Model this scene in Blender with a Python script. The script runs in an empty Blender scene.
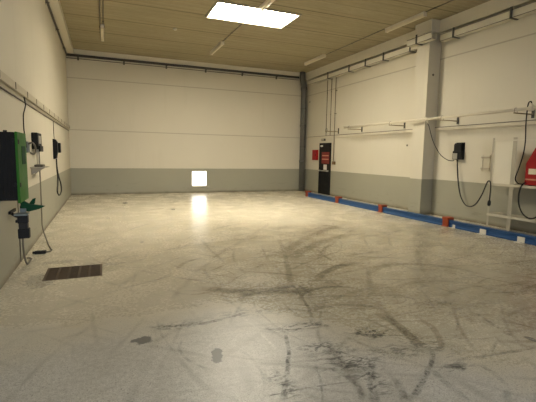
import bpy, bmesh, math, random
from mathutils import Vector, Matrix
random.seed(7)
S = bpy.context.scene
COL = S.collection

# ------------------------------------------------------------------ room numbers (metres)
XL, XR, YB, YF, ZC = -1.147, 8.652, 16.612, -4.0, 5.30
ZD = 1.013            # top of the grey dado

# ------------------------------------------------------------------ materials
def new_mat(name):
    m = bpy.data.materials.new(name); m.use_nodes = True
    nt = m.node_tree
    return m, nt, nt.nodes['Principled BSDF']

def N(nt, typ, **kw):
    n = nt.nodes.new(typ)
    for k, v in kw.items():
        setattr(n, k, v)
    return n

def math_(nt, op, a, b=None, c=None, clamp=False):
    n = nt.nodes.new('ShaderNodeMath'); n.operation = op; n.use_clamp = clamp
    for i, v in enumerate((a, b, c)):
        if v is None: continue
        if isinstance(v, (int, float)): n.inputs[i].default_value = v
        else: nt.links.new(v, n.inputs[i])
    return n.outputs[0]

def mrange(nt, v, a, b, c=0.0, d=1.0):
    n = nt.nodes.new('ShaderNodeMapRange'); n.clamp = True
    nt.links.new(v, n.inputs[0])
    for i, x in enumerate((a, b, c, d)): n.inputs[i + 1].default_value = x
    return n.outputs[0]

def mixc(nt, fac, a, b):
    n = nt.nodes.new('ShaderNodeMix'); n.data_type = 'RGBA'
    if isinstance(fac, (int, float)): n.inputs[0].default_value = fac
    else: nt.links.new(fac, n.inputs[0])
    for i, v in ((6, a), (7, b)):
        if isinstance(v, tuple): n.inputs[i].default_value = (*v, 1)
        else: nt.links.new(v, n.inputs[i])
    return n.outputs[2]

def noise(nt, vec, scale, detail=3.0, rough=0.55, dist=0.0):
    n = nt.nodes.new('ShaderNodeTexNoise')
    n.inputs['Scale'].default_value = scale; n.inputs['Detail'].default_value = detail
    n.inputs['Roughness'].default_value = rough; n.inputs['Distortion'].default_value = dist
    nt.links.new(vec, n.inputs['Vector'])
    return n.outputs[0]

def mapping(nt, vec, scale=(1, 1, 1), loc=(0, 0, 0)):
    n = nt.nodes.new('ShaderNodeMapping')
    n.inputs['Scale'].default_value = scale; n.inputs['Location'].default_value = loc
    nt.links.new(vec, n.inputs['Vector'])
    return n.outputs[0]

def simple(name, col, rough=0.5, metal=0.0, var=0.12, scale=6.0, bump=0.0):
    """painted / plastic / metal surface with a little wear"""
    m, nt, p = new_mat(name)
    tc = N(nt, 'ShaderNodeTexCoord').outputs['Object']
    n1 = noise(nt, tc, scale, 4)
    dark = tuple(c * (1 - var) for c in col); light = tuple(min(1, c * (1 + var)) for c in col)
    c = mixc(nt, n1, dark, light)
    nt.links.new(c, p.inputs['Base Color'])
    nt.links.new(mrange(nt, n1, .3, .7, max(.05, rough - .08), min(1, rough + .08)), p.inputs['Roughness'])
    p.inputs['Metallic'].default_value = metal
    p.inputs['Specular IOR Level'].default_value = .25
    if bump:
        b = N(nt, 'ShaderNodeBump'); b.inputs['Strength'].default_value = bump; b.inputs['Distance'].default_value = .01
        nt.links.new(noise(nt, tc, scale * 8, 3), b.inputs['Height']); nt.links.new(b.outputs[0], p.inputs['Normal'])
    return m

WALL = (.58, .54, .44); DADO = (.31, .298, .232)
def wall_material(name, seams=(2.425, 4.30), top=None, base_line=True):
    m, nt, p = new_mat(name)
    g = N(nt, 'ShaderNodeNewGeometry').outputs['Position']
    sep = N(nt, 'ShaderNodeSeparateXYZ'); nt.links.new(g, sep.inputs[0]); z = sep.outputs[2]
    big = noise(nt, g, .45, 4); fine = noise(nt, g, 9, 4)
    up = mixc(nt, big, tuple(c * .93 for c in WALL), tuple(c * 1.06 for c in WALL))
    up = mixc(nt, mrange(nt, noise(nt, mapping(nt, g, (2.5, 2.5, .25)), 1.0, 5, .65), .55, .8, 0, .22), up, (.42, .37, .27))
    lo = mixc(nt, big, tuple(c * .88 for c in DADO), tuple(c * 1.1 for c in DADO))
    # scuffs low on the dado
    sc = math_(nt, 'MULTIPLY', mrange(nt, noise(nt, mapping(nt, g, (1.2, 1.2, 5)), 2.0, 6, .7), .56, .72), mrange(nt, z, .6, .05))
    lo = mixc(nt, math_(nt, 'MULTIPLY', sc, .5), lo, (.10, .085, .06))
    edge = math_(nt, 'ADD', z, math_(nt, 'MULTIPLY', fine, .006))
    c = mixc(nt, math_(nt, 'GREATER_THAN', edge, ZD), lo, up)
    h = None
    for s in seams:                                # joints between the precast panels
        d = math_(nt, 'ABSOLUTE', math_(nt, 'SUBTRACT', z, s))
        k = mrange(nt, d, .012, .022, 1, 0)
        c = mixc(nt, math_(nt, 'MULTIPLY', k, .42), c, (.20, .165, .11))
        h = k if h is None else math_(nt, 'MAXIMUM', h, k)
    if base_line:                                   # darker uneven line where the wall meets the floor
        k = math_(nt, 'MULTIPLY', mrange(nt, z, .10, .015), mrange(nt, noise(nt, g, 3, 4), .3, .6, .35, .9))
        c = mixc(nt, k, c, (.12, .09, .05))
    nt.links.new(c, p.inputs['Base Color'])
    p.inputs['Roughness'].default_value = .55
    p.inputs['Specular IOR Level'].default_value = .35
    b = N(nt, 'ShaderNodeBump'); b.inputs['Strength'].default_value = .25; b.inputs['Distance'].default_value = .01
    hh = math_(nt, 'MULTIPLY', fine, .25)
    if h is not None: hh = math_(nt, 'SUBTRACT', hh, h)
    nt.links.new(hh, b.inputs['Height']); nt.links.new(b.outputs[0], p.inputs['Normal'])
    return m

def ceiling_material():
    m, nt, p = new_mat('wood_wool_board')
    g = N(nt, 'ShaderNodeNewGeometry').outputs['Position']
    sep = N(nt, 'ShaderNodeSeparateXYZ'); nt.links.new(g, sep.inputs[0]); y = sep.outputs[1]
    streak = noise(nt, mapping(nt, g, (.35, 9, 1)), 1.6, 6, .7)
    grain = noise(nt, mapping(nt, g, (6, 30, 1)), 1.0, 5, .7)
    c = mixc(nt, mrange(nt, streak, .3, .7), (.31, .27, .18), (.45, .395, .275))
    c = mixc(nt, mrange(nt, grain, .35, .75, 0, .4), c, (.19, .155, .09))
    c = mixc(nt, mrange(nt, noise(nt, g, .5, 3), .4, .75, 0, .3), c, (.32, .295, .17))
    # board joints every 0.6 m, panel joints every 1.45 m, all across the hall
    j1 = math_(nt, 'ABSOLUTE', math_(nt, 'SUBTRACT', math_(nt, 'FRACT', math_(nt, 'MULTIPLY', math_(nt, 'ADD', y, 9.15), 1 / .48)), .5))
    c = mixc(nt, mrange(nt, j1, .03, .05, .16, 0), c, (.12, .09, .045))
    j2 = math_(nt, 'ABSOLUTE', math_(nt, 'SUBTRACT', math_(nt, 'FRACT', math_(nt, 'ADD', math_(nt, 'MULTIPLY', math_(nt, 'SUBTRACT', y, 12.47), 1 / 1.46), .5)), .5))
    c = mixc(nt, mrange(nt, j2, .013, .022, .55, 0), c, (.09, .065, .03))
    nt.links.new(c, p.inputs['Base Color'])
    p.inputs['Roughness'].default_value = .9
    p.inputs['Specular IOR Level'].default_value = .15
    b = N(nt, 'ShaderNodeBump'); b.inputs['Strength'].default_value = .4; b.inputs['Distance'].default_value = .01
    nt.links.new(grain, b.inputs['Height']); nt.links.new(b.outputs[0], p.inputs['Normal'])
    return m

# tyre marks: three floor points (x, y) on each arc, width, strength, colour key
MARKS = [
    ((2.105, 8.228), (2.547, 8.601), (3.136, 8.845), 0.075, 0.75, 'o'),
    ((1.795, 6.346), (2.475, 7.141), (3.616, 8.702), 0.075, 0.525, 'o'),
    ((3.1, 6.941), (2.537, 5.386), (2.09, 4.29), 0.075, 0.675, 'o'),
    ((2.599, 5.745), (3.943, 7.106), (5.458, 8.091), 0.18, 0.675, 'o'),
    ((2.621, 5.456), (3.864, 6.505), (4.992, 6.978), 0.18, 0.6, 'o'),
    ((2.554, 4.445), (3.043, 4.845), (3.584, 4.977), 0.105, 0.9, 'o'),
    ((1.032, 4.605), (1.672, 4.265), (2.389, 4.126), 0.16, 0.825, 'o'),
    ((1.66, 7.401), (1.637, 6.398), (1.619, 5.614), 0.045, 0.6, 'o'),
    ((2.934, 4.775), (3.359, 4.963), (3.654, 4.922), 0.09, 0.9, 'o'),
    ((3.417, 4.525), (4.322, 4.636), (4.846, 4.033), 0.12, 0.75, 'o'),
    ((3.654, 3.415), (4.152, 3.523), (4.512, 3.49), 0.05, 0.75, 'o'),
    ((3.064, 3.572), (3.197, 3.525), (3.176, 3.332), 0.05, 0.9, 'd'),
    ((3.252, 2.946), (3.639, 3.07), (3.942, 3.057), 0.05, 0.6, 'd'),
    ((4.577, 6.489), (5.073, 6.674), (5.544, 6.691), 0.105, 0.675, 'o'),
    ((0.919, 5.52), (1.159, 5.889), (1.368, 6.005), 0.06, 0.75, 'o'),
    ((0.737, 4.542), (0.932, 4.419), (1.302, 4.881), 0.04, 0.6, 'o'),
    ((0.471, 8.733), (0.747, 9.173), (0.968, 9.436), 0.075, 0.525, 'o'),
    ((0.354, 3.703), (0.857, 3.627), (1.346, 3.723), 0.045, 0.75, 'd'),
    ((1.257, 3.557), (1.288, 3.161), (1.29, 2.898), 0.018, 0.7, 'w'),
    ((1.49, 3.151), (1.289, 2.662), (1.065, 2.254), 0.03, 0.85, 'd'),
    ((0.606, 3.349), (0.683, 2.797), (0.838, 2.694), 0.025, 0.4, 'd'),
    ((1.402, 4.2), (1.735, 4.262), (2.095, 4.329), 0.14, 0.75, 'o'),
    ((1.307, 3.32), (1.487, 3.219), (1.851, 3.155), 0.03, 0.6, 'd'),
    ((1.725, 2.737), (1.69, 2.419), (1.782, 2.34), 0.11, 0.6, 'd'),
    ((1.934, 2.471), (1.739, 2.227), (1.601, 2.009), 0.055, 0.75, 'd'),
    ((2.026, 2.594), (2.169, 2.487), (2.352, 2.395), 0.03, 0.6, 'd'),
    ((0.923, 2.325), (1.253, 2.312), (1.597, 2.28), 0.014, 0.7, 'd'),
    ((1.941, 2.28), (1.89, 2.089), (1.806, 1.932), 0.05, 0.45, 'd'),
    ((2.569, 3.197), (2.575, 2.891), (2.471, 2.543), 0.09, 0.9, 'o'),
    ((2.125, 2.951), (2.16, 2.839), (2.289, 2.792), 0.06, 0.85, 'd'),
    ((1.536, 2.86), (1.656, 2.815), (1.761, 2.748), 0.03, 0.75, 'd'),
    ((1.476, 2.546), (1.376, 2.324), (1.288, 2.128), 0.015, 0.5, 'd'),
    ((1.162, 2.572), (1.144, 2.452), (1.085, 2.247), 0.02, 0.7, 'd'),
    ((1.638, 3.269), (1.774, 3.256), (1.936, 3.139), 0.045, 0.75, 'd'),
    ((2.496, 2.419), (2.103, 2.089), (1.868, 1.949), 0.035, 0.8, 'd'),
    ((3.543, 2.928), (3.481, 2.632), (3.398, 2.384), 0.035, 0.8, 'd'),
    ((3.414, 3.249), (3.49, 3.219), (3.527, 3.19), 0.05, 0.9, 'd'),
    ((3.266, 2.944), (3.815, 3.086), (4.023, 3.028), 0.05, 0.6, 'd'),
    ((2.575, 2.231), (3.01, 2.174), (3.419, 2.162), 0.035, 0.6, 'd'),
    ((2.269, 2.202), (2.226, 1.962), (2.2, 1.788), 0.05, 0.45, 'd'),
    ((3.197, 2.812), (3.032, 2.648), (2.884, 2.509), 0.02, 0.8, 'd'),
    ((2.738, 2.58), (2.94, 2.486), (3.175, 2.419), 0.02, 0.6, 'd'),
    ((3.215, 2.362), (3.074, 2.294), (2.973, 2.242), 0.025, 0.7, 'd'),
    ((2.439, 2.164), (2.48, 2.14), (2.538, 2.127), 0.06, 0.8, 'd'),
    ((2.076, 2.607), (2.213, 2.472), (2.383, 2.384), 0.04, 0.5, 'd'),
    ((3.24, 3.767), (3.921, 3.9), (4.323, 3.628), 0.09, 0.525, 'o'),
    ((1.993, 3.853), (2.546, 4.13), (2.83, 3.99), 0.05, 0.9, 'o'),
    ((1.934, 3.508), (2.387, 3.552), (2.726, 3.308), 0.06, 0.6, 'o'),
    ((2.887, 2.998), (2.827, 2.7), (2.575, 2.403), 0.05, 0.6, 'o'),
    ((1.002, 2.987), (1.048, 2.609), (0.923, 2.29), 0.02, 0.3, 'd'),
    ((1.595, 2.404), (1.63, 2.249), (1.543, 2.055), 0.04, 0.5, 'd'),
    ((2.111, 4.364), (2.027, 3.776), (1.879, 3.364), 0.03, 0.75, 'o'),
    ((2.682, 2.104), (2.636, 1.897), (2.445, 1.713), 0.04, 0.4, 'd'),
]
STAINS = [      # x, y, half width, half length, turn, strength
    (0.274, 3.448, 0.085, 0.075, 0.3, 0.85),
    (0.802, 2.972, 0.045, 0.12, -0.25, 0.9),
    (-0.628, 6.434, 0.22, 0.1, 0.1, 0.35),
    (-0.771, 5.541, 0.16, 0.3, 0.2, 0.4),
    (0.075, 6.081, 0.16, 0.08, 0.1, 0.3),
    (0.609, 13.594, 0.08, 0.2, 0, 0.85),
    (1.827, 11.656, 0.07, 0.1, 0, 0.85),
    (0.068, 10.526, 0.05, 0.08, 0, 0.7),
    (0.609, 7.462, 0.04, 0.06, 0, 0.7),
    (2.469, 2.168, 0.07, 0.03, 0, 0.5),
    (3.515, 2.272, 0.04, 0.05, 0, 0.7),
]
SMUDGES = [
    (1.729, 2.542, 0.3, 0.3, -0.6, 0.8),
    (2.217, 2.879, 0.25, 0.14, -0.3, 0.9),
    (1.699, 3.230, 0.35, 0.12, 0, 0.8),
    (1.635, 2.808, 0.22, 0.1, 0, 0.8),
    (2.228, 2.513, 0.3, 0.14, 0, 0.6),
    (2.471, 2.151, 0.2, 0.08, 0, 0.6),
    (2.549, 2.547, 0.2, 0.35, 0.3, 0.5),
    (1.118, 2.401, 0.12, 0.25, 0.1, 0.7),
    (1.754, 2.229, 0.12, 0.3, 0, 0.6),
    (1.351, 3.718, 0.5, 0.16, 0, 0.5),
    (2.031, 4.194, 1, 0.35, 0, 0.5),
    (0.626, 3.646, 0.35, 0.1, 0, 0.7),
    (3.426, 3.242, 0.3, 0.15, 0, 0.5),
    (3.939, 3.157, 0.5, 0.2, 0.2, 0.4),
    (2.525, 3.663, 0.8, 0.3, 0.3, 0.4),
]

def circle3(a, b, c):
    (ax, ay), (bx, by), (cx, cy) = a, b, c
    d = 2 * (ax * (by - cy) + bx * (cy - ay) + cx * (ay - by))
    if abs(d) < 1e-4: d = 1e-4 if d >= 0 else -1e-4
    ux = ((ax*ax+ay*ay)*(by-cy) + (bx*bx+by*by)*(cy-ay) + (cx*cx+cy*cy)*(ay-by)) / d
    uy = ((ax*ax+ay*ay)*(cx-bx) + (bx*bx+by*by)*(ax-cx) + (cx*cx+cy*cy)*(bx-ax)) / d
    return ux, uy, math.hypot(ax-ux, ay-uy)

def floor_material():
    m, nt, p = new_mat('worn_coated_concrete')
    g0 = N(nt, 'ShaderNodeNewGeometry').outputs['Position']
    sep = N(nt, 'ShaderNodeSeparateXYZ'); nt.links.new(g0, sep.inputs[0]); x, y = sep.outputs[0], sep.outputs[1]
    cmb = N(nt, 'ShaderNodeCombineXYZ'); nt.links.new(x, cmb.inputs[0]); nt.links.new(y, cmb.inputs[1])
    g = cmb.outputs[0]
    big = noise(nt, g, .35, 5, .6); mid = noise(nt, g, 1.7, 5, .6, .6)
    fine = noise(nt, g, 26, 4, .7); speck = noise(nt, g, 60, 2, .5); crumb = noise(nt, g, 95, 3, .6)
    c = mixc(nt, mrange(nt, big, .3, .7), (.57, .52, .405), (.65, .595, .47))
    c = mixc(nt, mrange(nt, mid, .45, .75, 0, .22), c, (.42, .37, .265))
    c = mixc(nt, mrange(nt, fine, .5, .8, 0, .14), c, (.34, .30, .22))
    # rubbed-in dirt where the trucks turn: a broad ragged patch in the middle of the hall
    mp = N(nt, 'ShaderNodeMapping', vector_type='TEXTURE'); nt.links.new(g, mp.inputs['Vector'])
    mp.inputs['Location'].default_value = (4.4, 5.4, 0); mp.inputs['Rotation'].default_value = (0, 0, .2); mp.inputs['Scale'].default_value = (4.4, 4.2, 1)
    ln = N(nt, 'ShaderNodeVectorMath', operation='LENGTH'); nt.links.new(mp.outputs[0], ln.inputs[0])
    dirt = mrange(nt, math_(nt, 'ADD', ln.outputs['Value'], math_(nt, 'MULTIPLY', math_(nt, 'SUBTRACT', big, .5), 1.6)), .45, 1.15, 1, 0)
    dk_ = math_(nt, 'MULTIPLY', dirt, mrange(nt, noise(nt, mapping(nt, g, (1.2, 3.0, 1)), 1.3, 6, .72, .8), .34, .66, .15, .72))
    c = mixc(nt, dk_, c, (.235, .195, .115))
    # bare, grey worn area at the near end; its ragged edge is where the coating stops
    edge = math_(nt, 'ADD', y, math_(nt, 'MULTIPLY', math_(nt, 'SUBTRACT', mid, .5), 1.5))
    edge = math_(nt, 'ADD', edge, math_(nt, 'MULTIPLY', math_(nt, 'SUBTRACT', fine, .5), .5))
    edge = math_(nt, 'ADD', edge, math_(nt, 'MULTIPLY', math_(nt, 'MAXIMUM', math_(nt, 'SUBTRACT', x, 1.3), 0), 1.25))
    worn = mrange(nt, edge, 4.15, 3.3)
    near = mrange(nt, y, 5.2, 3.2)
    wc = mixc(nt, mrange(nt, math_(nt, 'ADD', math_(nt, 'MULTIPLY', fine, .6), math_(nt, 'MULTIPLY', mid, .4)), .38, .60), (.42, .405, .37), (.66, .645, .605))
    c = mixc(nt, math_(nt, 'MULTIPLY', worn, .75), c, wc)
    # dark specks, denser at the worn end
    sp = math_(nt, 'MULTIPLY', mrange(nt, speck, .60, .68), mrange(nt, mid, .40, .60, 0, 1))
    c = mixc(nt, math_(nt, 'MULTIPLY', sp, mrange(nt, near, 0, 1, .12, .6)), c, (.09, .075, .055))
    c = mixc(nt, math_(nt, 'MULTIPLY', mrange(nt, crumb, .47, .66), mrange(nt, near, 0, 1, .05, .5)), c, (.20, .165, .115))
    # thin curved skid lines left by turning trucks: broken bits of large rings
    warp = math_(nt, 'MULTIPLY', math_(nt, 'SUBTRACT', noise(nt, g, .45, 3), .5), .35)
    reg = mrange(nt, dirt, 0, 1, .40, 1.45)
    rings = ((5.4, 1.0, 2.3, .62, .50, 3.0, .10), (3.0, 3.6, 2.9, .55, .52, 11.0, .08), (7.2, 4.6, 2.1, .60, .50, 23.0, .11), (4.6, 8.0, 3.1, .55, .50, 40.0, .09),
             (1.0, 5.0, 2.6, .45, .54, 57.0, .07), (6.0, 10.4, 1.7, .60, .49, 71.0, .10), (2.4, 9.6, 2.2, .50, .51, 83.0, .08), (3.6, -2.6, 2.7, .55, .53, 95.0, .06),
             (5.0, -3.5, 1.5, .60, .50, 113.0, .11), (9.5, .5, 1.3, .60, .49, 131.0, .11), (.5, -2.5, 1.6, .50, .51, 151.0, .09))
    for (cx, cy, per, st, lo, off, wd) in rings:
        d = N(nt, 'ShaderNodeVectorMath', operation='DISTANCE'); nt.links.new(g, d.inputs[0]); d.inputs[1].default_value = (cx, cy, 0)
        ph = math_(nt, 'ABSOLUTE', math_(nt, 'SUBTRACT', math_(nt, 'FRACT', math_(nt, 'MULTIPLY', math_(nt, 'ADD', d.outputs['Value'], warp), per)), .5))
        ln = mrange(nt, ph, wd * .15, wd * .65, 1, 0)
        br = mrange(nt, noise(nt, mapping(nt, g, (1, 1, 1), (off, off, 0)), 1.15, 5, .62), lo - .02, lo + .12)
        k = math_(nt, 'MULTIPLY', math_(nt, 'MULTIPLY', ln, br), st)
        k = math_(nt, 'MULTIPLY', math_(nt, 'MULTIPLY', k, reg), mrange(nt, fine, .38, .58, .3, 1))
        c = mixc(nt, math_(nt, 'MINIMUM', k, .85), c, (.10, .08, .045))
    # individual tyre marks
    wob = math_(nt, 'MULTIPLY', math_(nt, 'SUBTRACT', noise(nt, g, 2.0, 3), .5), .09)
    brk = mrange(nt, noise(nt, g, 9, 5, .75), .42, .56, .06, 1)
    brk = math_(nt, 'MULTIPLY', brk, mrange(nt, fine, .40, .56, .25, 1))
    tot = {'d': None, 'o': None, 'w': None}
    for (a, b_, e, wdt, st, key) in MARKS:
        cx, cy, r = circle3(a, b_, e)
        if r > 400:
            pass
        d = N(nt, 'ShaderNodeVectorMath', operation='DISTANCE'); nt.links.new(g, d.inputs[0]); d.inputs[1].default_value = (cx, cy, 0)
        off = math_(nt, 'ABSOLUTE', math_(nt, 'ADD', math_(nt, 'SUBTRACT', d.outputs['Value'], r), wob))
        k = mrange(nt, off, wdt * .35, wdt * .75, st, 0)
        hx, hy = (a[0] + e[0]) / 2, (a[1] + e[1]) / 2
        half = math.hypot(a[0] - e[0], a[1] - e[1]) / 2 + .02
        d2 = N(nt, 'ShaderNodeVectorMath', operation='DISTANCE'); nt.links.new(g, d2.inputs[0]); d2.inputs[1].default_value = (hx, hy, 0)
        k = math_(nt, 'MULTIPLY', k, mrange(nt, d2.outputs['Value'], half * .75, half * 1.08, 1, 0))
        tot[key] = k if tot[key] is None else math_(nt, 'MAXIMUM', tot[key], k)
    for key, col in (('o', (.075, .058, .03)), ('d', (.03, .027, .022)), ('w', (.72, .69, .62))):
        if tot[key] is not None:
            c = mixc(nt, math_(nt, 'MULTIPLY', tot[key], math_(nt, 'MULTIPLY_ADD', brk, .55, .45) if key == 'o' else brk), c, col)
    # scribbled rubber smudges
    scr = mrange(nt, noise(nt, mapping(nt, g, (5, 11, 1)), 1.6, 5, .7, 1.4), .50, .58)
    for (sx, sy, rx, ry, rot, st) in SMUDGES:
        mp = N(nt, 'ShaderNodeMapping', vector_type='TEXTURE'); nt.links.new(g, mp.inputs['Vector'])
        mp.inputs['Location'].default_value = (sx, sy, 0); mp.inputs['Rotation'].default_value = (0, 0, rot); mp.inputs['Scale'].default_value = (rx, ry, 1)
        ln = N(nt, 'ShaderNodeVectorMath', operation='LENGTH'); nt.links.new(mp.outputs[0], ln.inputs[0])
        k = math_(nt, 'MULTIPLY', mrange(nt, ln.outputs['Value'], .4, 1.1, st, 0), scr)
        c = mixc(nt, k, c, (.035, .032, .028))
    # spots: flat spills with their own outline
    for (sx, sy, rx, ry, rot, st) in STAINS:
        mp = N(nt, 'ShaderNodeMapping', vector_type='TEXTURE'); nt.links.new(g, mp.inputs['Vector'])
        mp.inputs['Location'].default_value = (sx, sy, 0); mp.inputs['Rotation'].default_value = (0, 0, rot); mp.inputs['Scale'].default_value = (rx, ry, 1)
        ln = N(nt, 'ShaderNodeVectorMath', operation='LENGTH'); nt.links.new(mp.outputs[0], ln.inputs[0])
        k = math_(nt, 'ADD', ln.outputs['Value'], math_(nt, 'MULTIPLY', math_(nt, 'SUBTRACT', noise(nt, g, 13, 3), .5), 1.7))
        c = mixc(nt, mrange(nt, k, .85, 1.1, st, 0), c, (.085, .08, .075))
    nt.links.new(c, p.inputs['Base Color'])
    dk = math_(nt, 'MAXIMUM', tot['d'], tot['o'])
    nt.links.new(mrange(nt, dk, 0, 1, .42, .08), p.inputs['Specular IOR Level'])
    rg = math_(nt, 'ADD', mrange(nt, mid, .3, .7, .23, .28), mrange(nt, worn, 0, 1, 0, .13))
    nt.links.new(math_(nt, 'ADD', rg, mrange(nt, fine, .3, .7, -.03, .05)), p.inputs['Roughness'])
    b = N(nt, 'ShaderNodeBump'); b.inputs['Strength'].default_value = .06; b.inputs['Distance'].default_value = .01
    nt.links.new(fine, b.inputs['Height']); nt.links.new(b.outputs[0], p.inputs['Normal'])
    return m

def emissive(name, col, strength):
    m, nt, p = new_mat(name)
    tc = N(nt, 'ShaderNodeTexCoord').outputs['Object']
    c = mixc(nt, noise(nt, tc, 1.2, 2), tuple(v * .96 for v in col), col)
    p.inputs['Base Color'].default_value = (.8, .8, .8, 1)
    nt.links.new(c, p.inputs['Emission Color']); p.inputs['Emission Strength'].default_value = strength
    p.inputs['Roughness'].default_value = .4
    return m

M = dict(
    wall=wall_material('painted_precast_wall'), wall_plain=wall_material('painted_plain_wall', seams=(2.40,)),
    pillar=wall_material('painted_concrete_pillar', seams=()),
    beamw=simple('painted_beam', (.66, .62, .51), .6, 0, .06, 2),
    ceiling=ceiling_material(), floor=floor_material(),
    white=simple('white_metal', (.62, .58, .48), .45, 0, .06),
    offwhite=simple('cream_plastic', (.58, .53, .42), .5, 0, .08),
    tube=simple('opal_diffuser', (.66, .60, .46), .35, 0, .04),
    tray=simple('galvanised_tray', (.40, .37, .30), .5, .3, .12, 9),
    darkpipe=simple('dark_grey_pipe', (.085, .08, .072), .5, 0, .2, 5),
    grey=simple('grey_pvc', (.12, .118, .105), .45, 0, .15, 4),
    black=simple('black_plastic', (.007, .007, .007), .6, 0, .25, 8),
    blacksheet=simple('black_sheet_metal', (.006, .006, .006), .7, 0, .3, 3),
    rubber=simple('black_rubber', (.02, .019, .018), .6, 0, .2, 10),
    trunkface=simple('beige_trunking', (.45, .405, .31), .5, 0, .08),
    shelfgrey=simple('pale_shelf_metal', (.50, .46, .36), .5, 0, .08),
    armtan=simple('tan_painted_arm', (.26, .21, .13), .6, 0, .1), trayshade=simple('tray_lip_shade', (.21, .19, .15), .5, .2, .1),  # dark tone of the tray lips stands for the shadow along them
    greycable=simple('grey_cable', (.14, .125, .10), .6, 0, .15, 10),
    green=simple('green_lacquer', (.022, .13, .009), .6, 0, .15, 5),
    dkgreen=simple('dark_green_plastic', (.004, .05, .02), .8, 0, .2, 8),
    red=simple('red_lacquer', (.28, .008, .010), .4, 0, .15, 5),
    orange=simple('orange_paint', (.29, .055, .018), .5, 0, .3, 14),
    blue=simple('blue_paint', (.022, .07, .18), .5, 0, .3, 5),
    silver=simple('silver_panel', (.42, .40, .36), .35, .6, .1),
    paper=simple('white_paper', (.62, .60, .56), .8, 0, .05),
    label=simple('cream_label', (.60, .55, .42), .6, 0, .08),
    pad=simple('white_painted_steel', (.66, .62, .52), .5, 0, .1),
    signred=simple('sign_red', (.17, .014, .014), .5, 0, .1),
    signorange=simple('sign_orange', (.50, .22, .14), .5, 0, .1),
    rust=simple('rusty_iron', (.11, .078, .05), .75, .2, .45, 12, .3),
    pit=simple('drain_pit', (.05, .036, .026), .9, 0, .3, 9),
    clamp=simple('blue_grey_plastic', (.17, .20, .20), .5, 0, .15),
    brown=simple('brown_plastic', (.16, .10, .05), .5, 0, .15),
    yard=simple('yard_asphalt', (.20, .20, .20), .9, 0, .2, 2),
    sky=emissive('opal_skylight', (1.0, .91, .72), 34),
    pane=emissive('frosted_daylight', (1.0, .97, .90), 2.9),
)

# ------------------------------------------------------------------ mesh helpers (world coordinates; origin is the parent's base)
def bx(bm, x0, x1, y0, y1, z0, z1, bev=0.0):
    vs = [bm.verts.new(v) for v in ((x0,y0,z0),(x1,y0,z0),(x1,y1,z0),(x0,y1,z0),(x0,y0,z1),(x1,y0,z1),(x1,y1,z1),(x0,y1,z1))]
    fs = [bm.faces.new([vs[i] for i in f]) for f in ((0,3,2,1),(4,5,6,7),(0,1,5,4),(1,2,6,5),(2,3,7,6),(3,0,4,7))]
    if bev:
        es = {e for f in fs for e in f.edges}
        bmesh.ops.bevel(bm, geom=list(es), offset=bev, segments=2, affect='EDGES', profile=.5)

def prism(bm, pts, axis, a, b):
    """closed outline extruded along an axis; pts are the two other coordinates in xyz order"""
    def v(p, t):
        l = list(p); l.insert('xyz'.index(axis), t); return bm.verts.new(l)
    A = [v(p, a) for p in pts]; B = [v(p, b) for p in pts]
    n = len(pts)
    bm.faces.new(A); bm.faces.new(B[::-1])
    for i in range(n): bm.faces.new((A[i], B[i], B[(i+1) % n], A[(i+1) % n]))
    bmesh.ops.recalc_face_normals(bm, faces=bm.faces[:])

def smooth_path(pts, k=6):
    P = [Vector(p) for p in pts]
    if len(P) < 3: return P
    out = []
    for i in range(len(P) - 1):
        p0 = P[i-1] if i else P[0]*2 - P[1]
        p1, p2 = P[i], P[i+1]
        p3 = P[i+2] if i + 2 < len(P) else P[-1]*2 - P[-2]
        for j in range(k):
            t = j / k
            out.append(.5*((2*p1) + (p2-p0)*t + (2*p0-5*p1+4*p2-p3)*t*t + (3*p1-p0-3*p2+p3)*t**3))
    out.append(P[-1]); return out

def tube(bm, pts, r, seg=8, smooth=0):
    P = smooth_path(pts, smooth) if smooth else [Vector(p) for p in pts]
    rings = []; up = None
    for i, p in enumerate(P):
        d = (P[min(i+1, len(P)-1)] - P[max(i-1, 0)]).normalized()
        if up is None:
            up = Vector((0,0,1)) if abs(d.z) < .9 else Vector((1,0,0))
        s = d.cross(up).normalized(); up = s.cross(d).normalized()
        rr = r[i] if isinstance(r, (list, tuple)) else r
        rings.append([bm.verts.new(p + s*math.cos(2*math.pi*k/seg)*rr + up*math.sin(2*math.pi*k/seg)*rr) for k in range(seg)])
    for a, b in zip(rings, rings[1:]):
        for k in range(seg):
            f = bm.faces.new((a[k], a[(k+1) % seg], b[(k+1) % seg], b[k])); f.smooth = True
    bm.faces.new(rings[0][::-1]); bm.faces.new(rings[-1])

def mesh(name, bm, mat, origin=(0,0,0)):
    bmesh.ops.recalc_face_normals(bm, faces=bm.faces[:])
    bmesh.ops.translate(bm, verts=bm.verts[:], vec=-Vector(origin))
    me = bpy.data.meshes.new(name); bm.to_mesh(me); bm.free()
    me.materials.append(mat)
    o = bpy.data.objects.new(name, me); COL.objects.link(o)
    return o

def tag(o, label, cat, group=None, kind=None):
    o['label'] = label; o['category'] = cat
    if group: o['group'] = group
    if kind: o['kind'] = kind
    return o

def solo(name, bm, mat, label, cat, origin, group=None):
    o = mesh(name, bm, mat, origin); o.location = origin
    return tag(o, label, cat, group)

def thing(name, label, cat, loc, group=None):
    o = bpy.data.objects.new(name, None); COL.objects.link(o)
    o.location = loc; o.empty_display_size = .1
    return tag(o, label, cat, group)

def origin_of(o):
    v = Vector((0, 0, 0))
    while o: v += o.location; o = o.parent
    return v

def part(name, bm, mat, parent, label=None):
    o = mesh(name, bm, mat, origin_of(parent)); o.parent = parent
    if label: o['label'] = label
    return o

def struct(name, bm, mat, label, cat):
    return tag(mesh(name, bm, mat), label, cat, None, 'structure')

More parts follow.
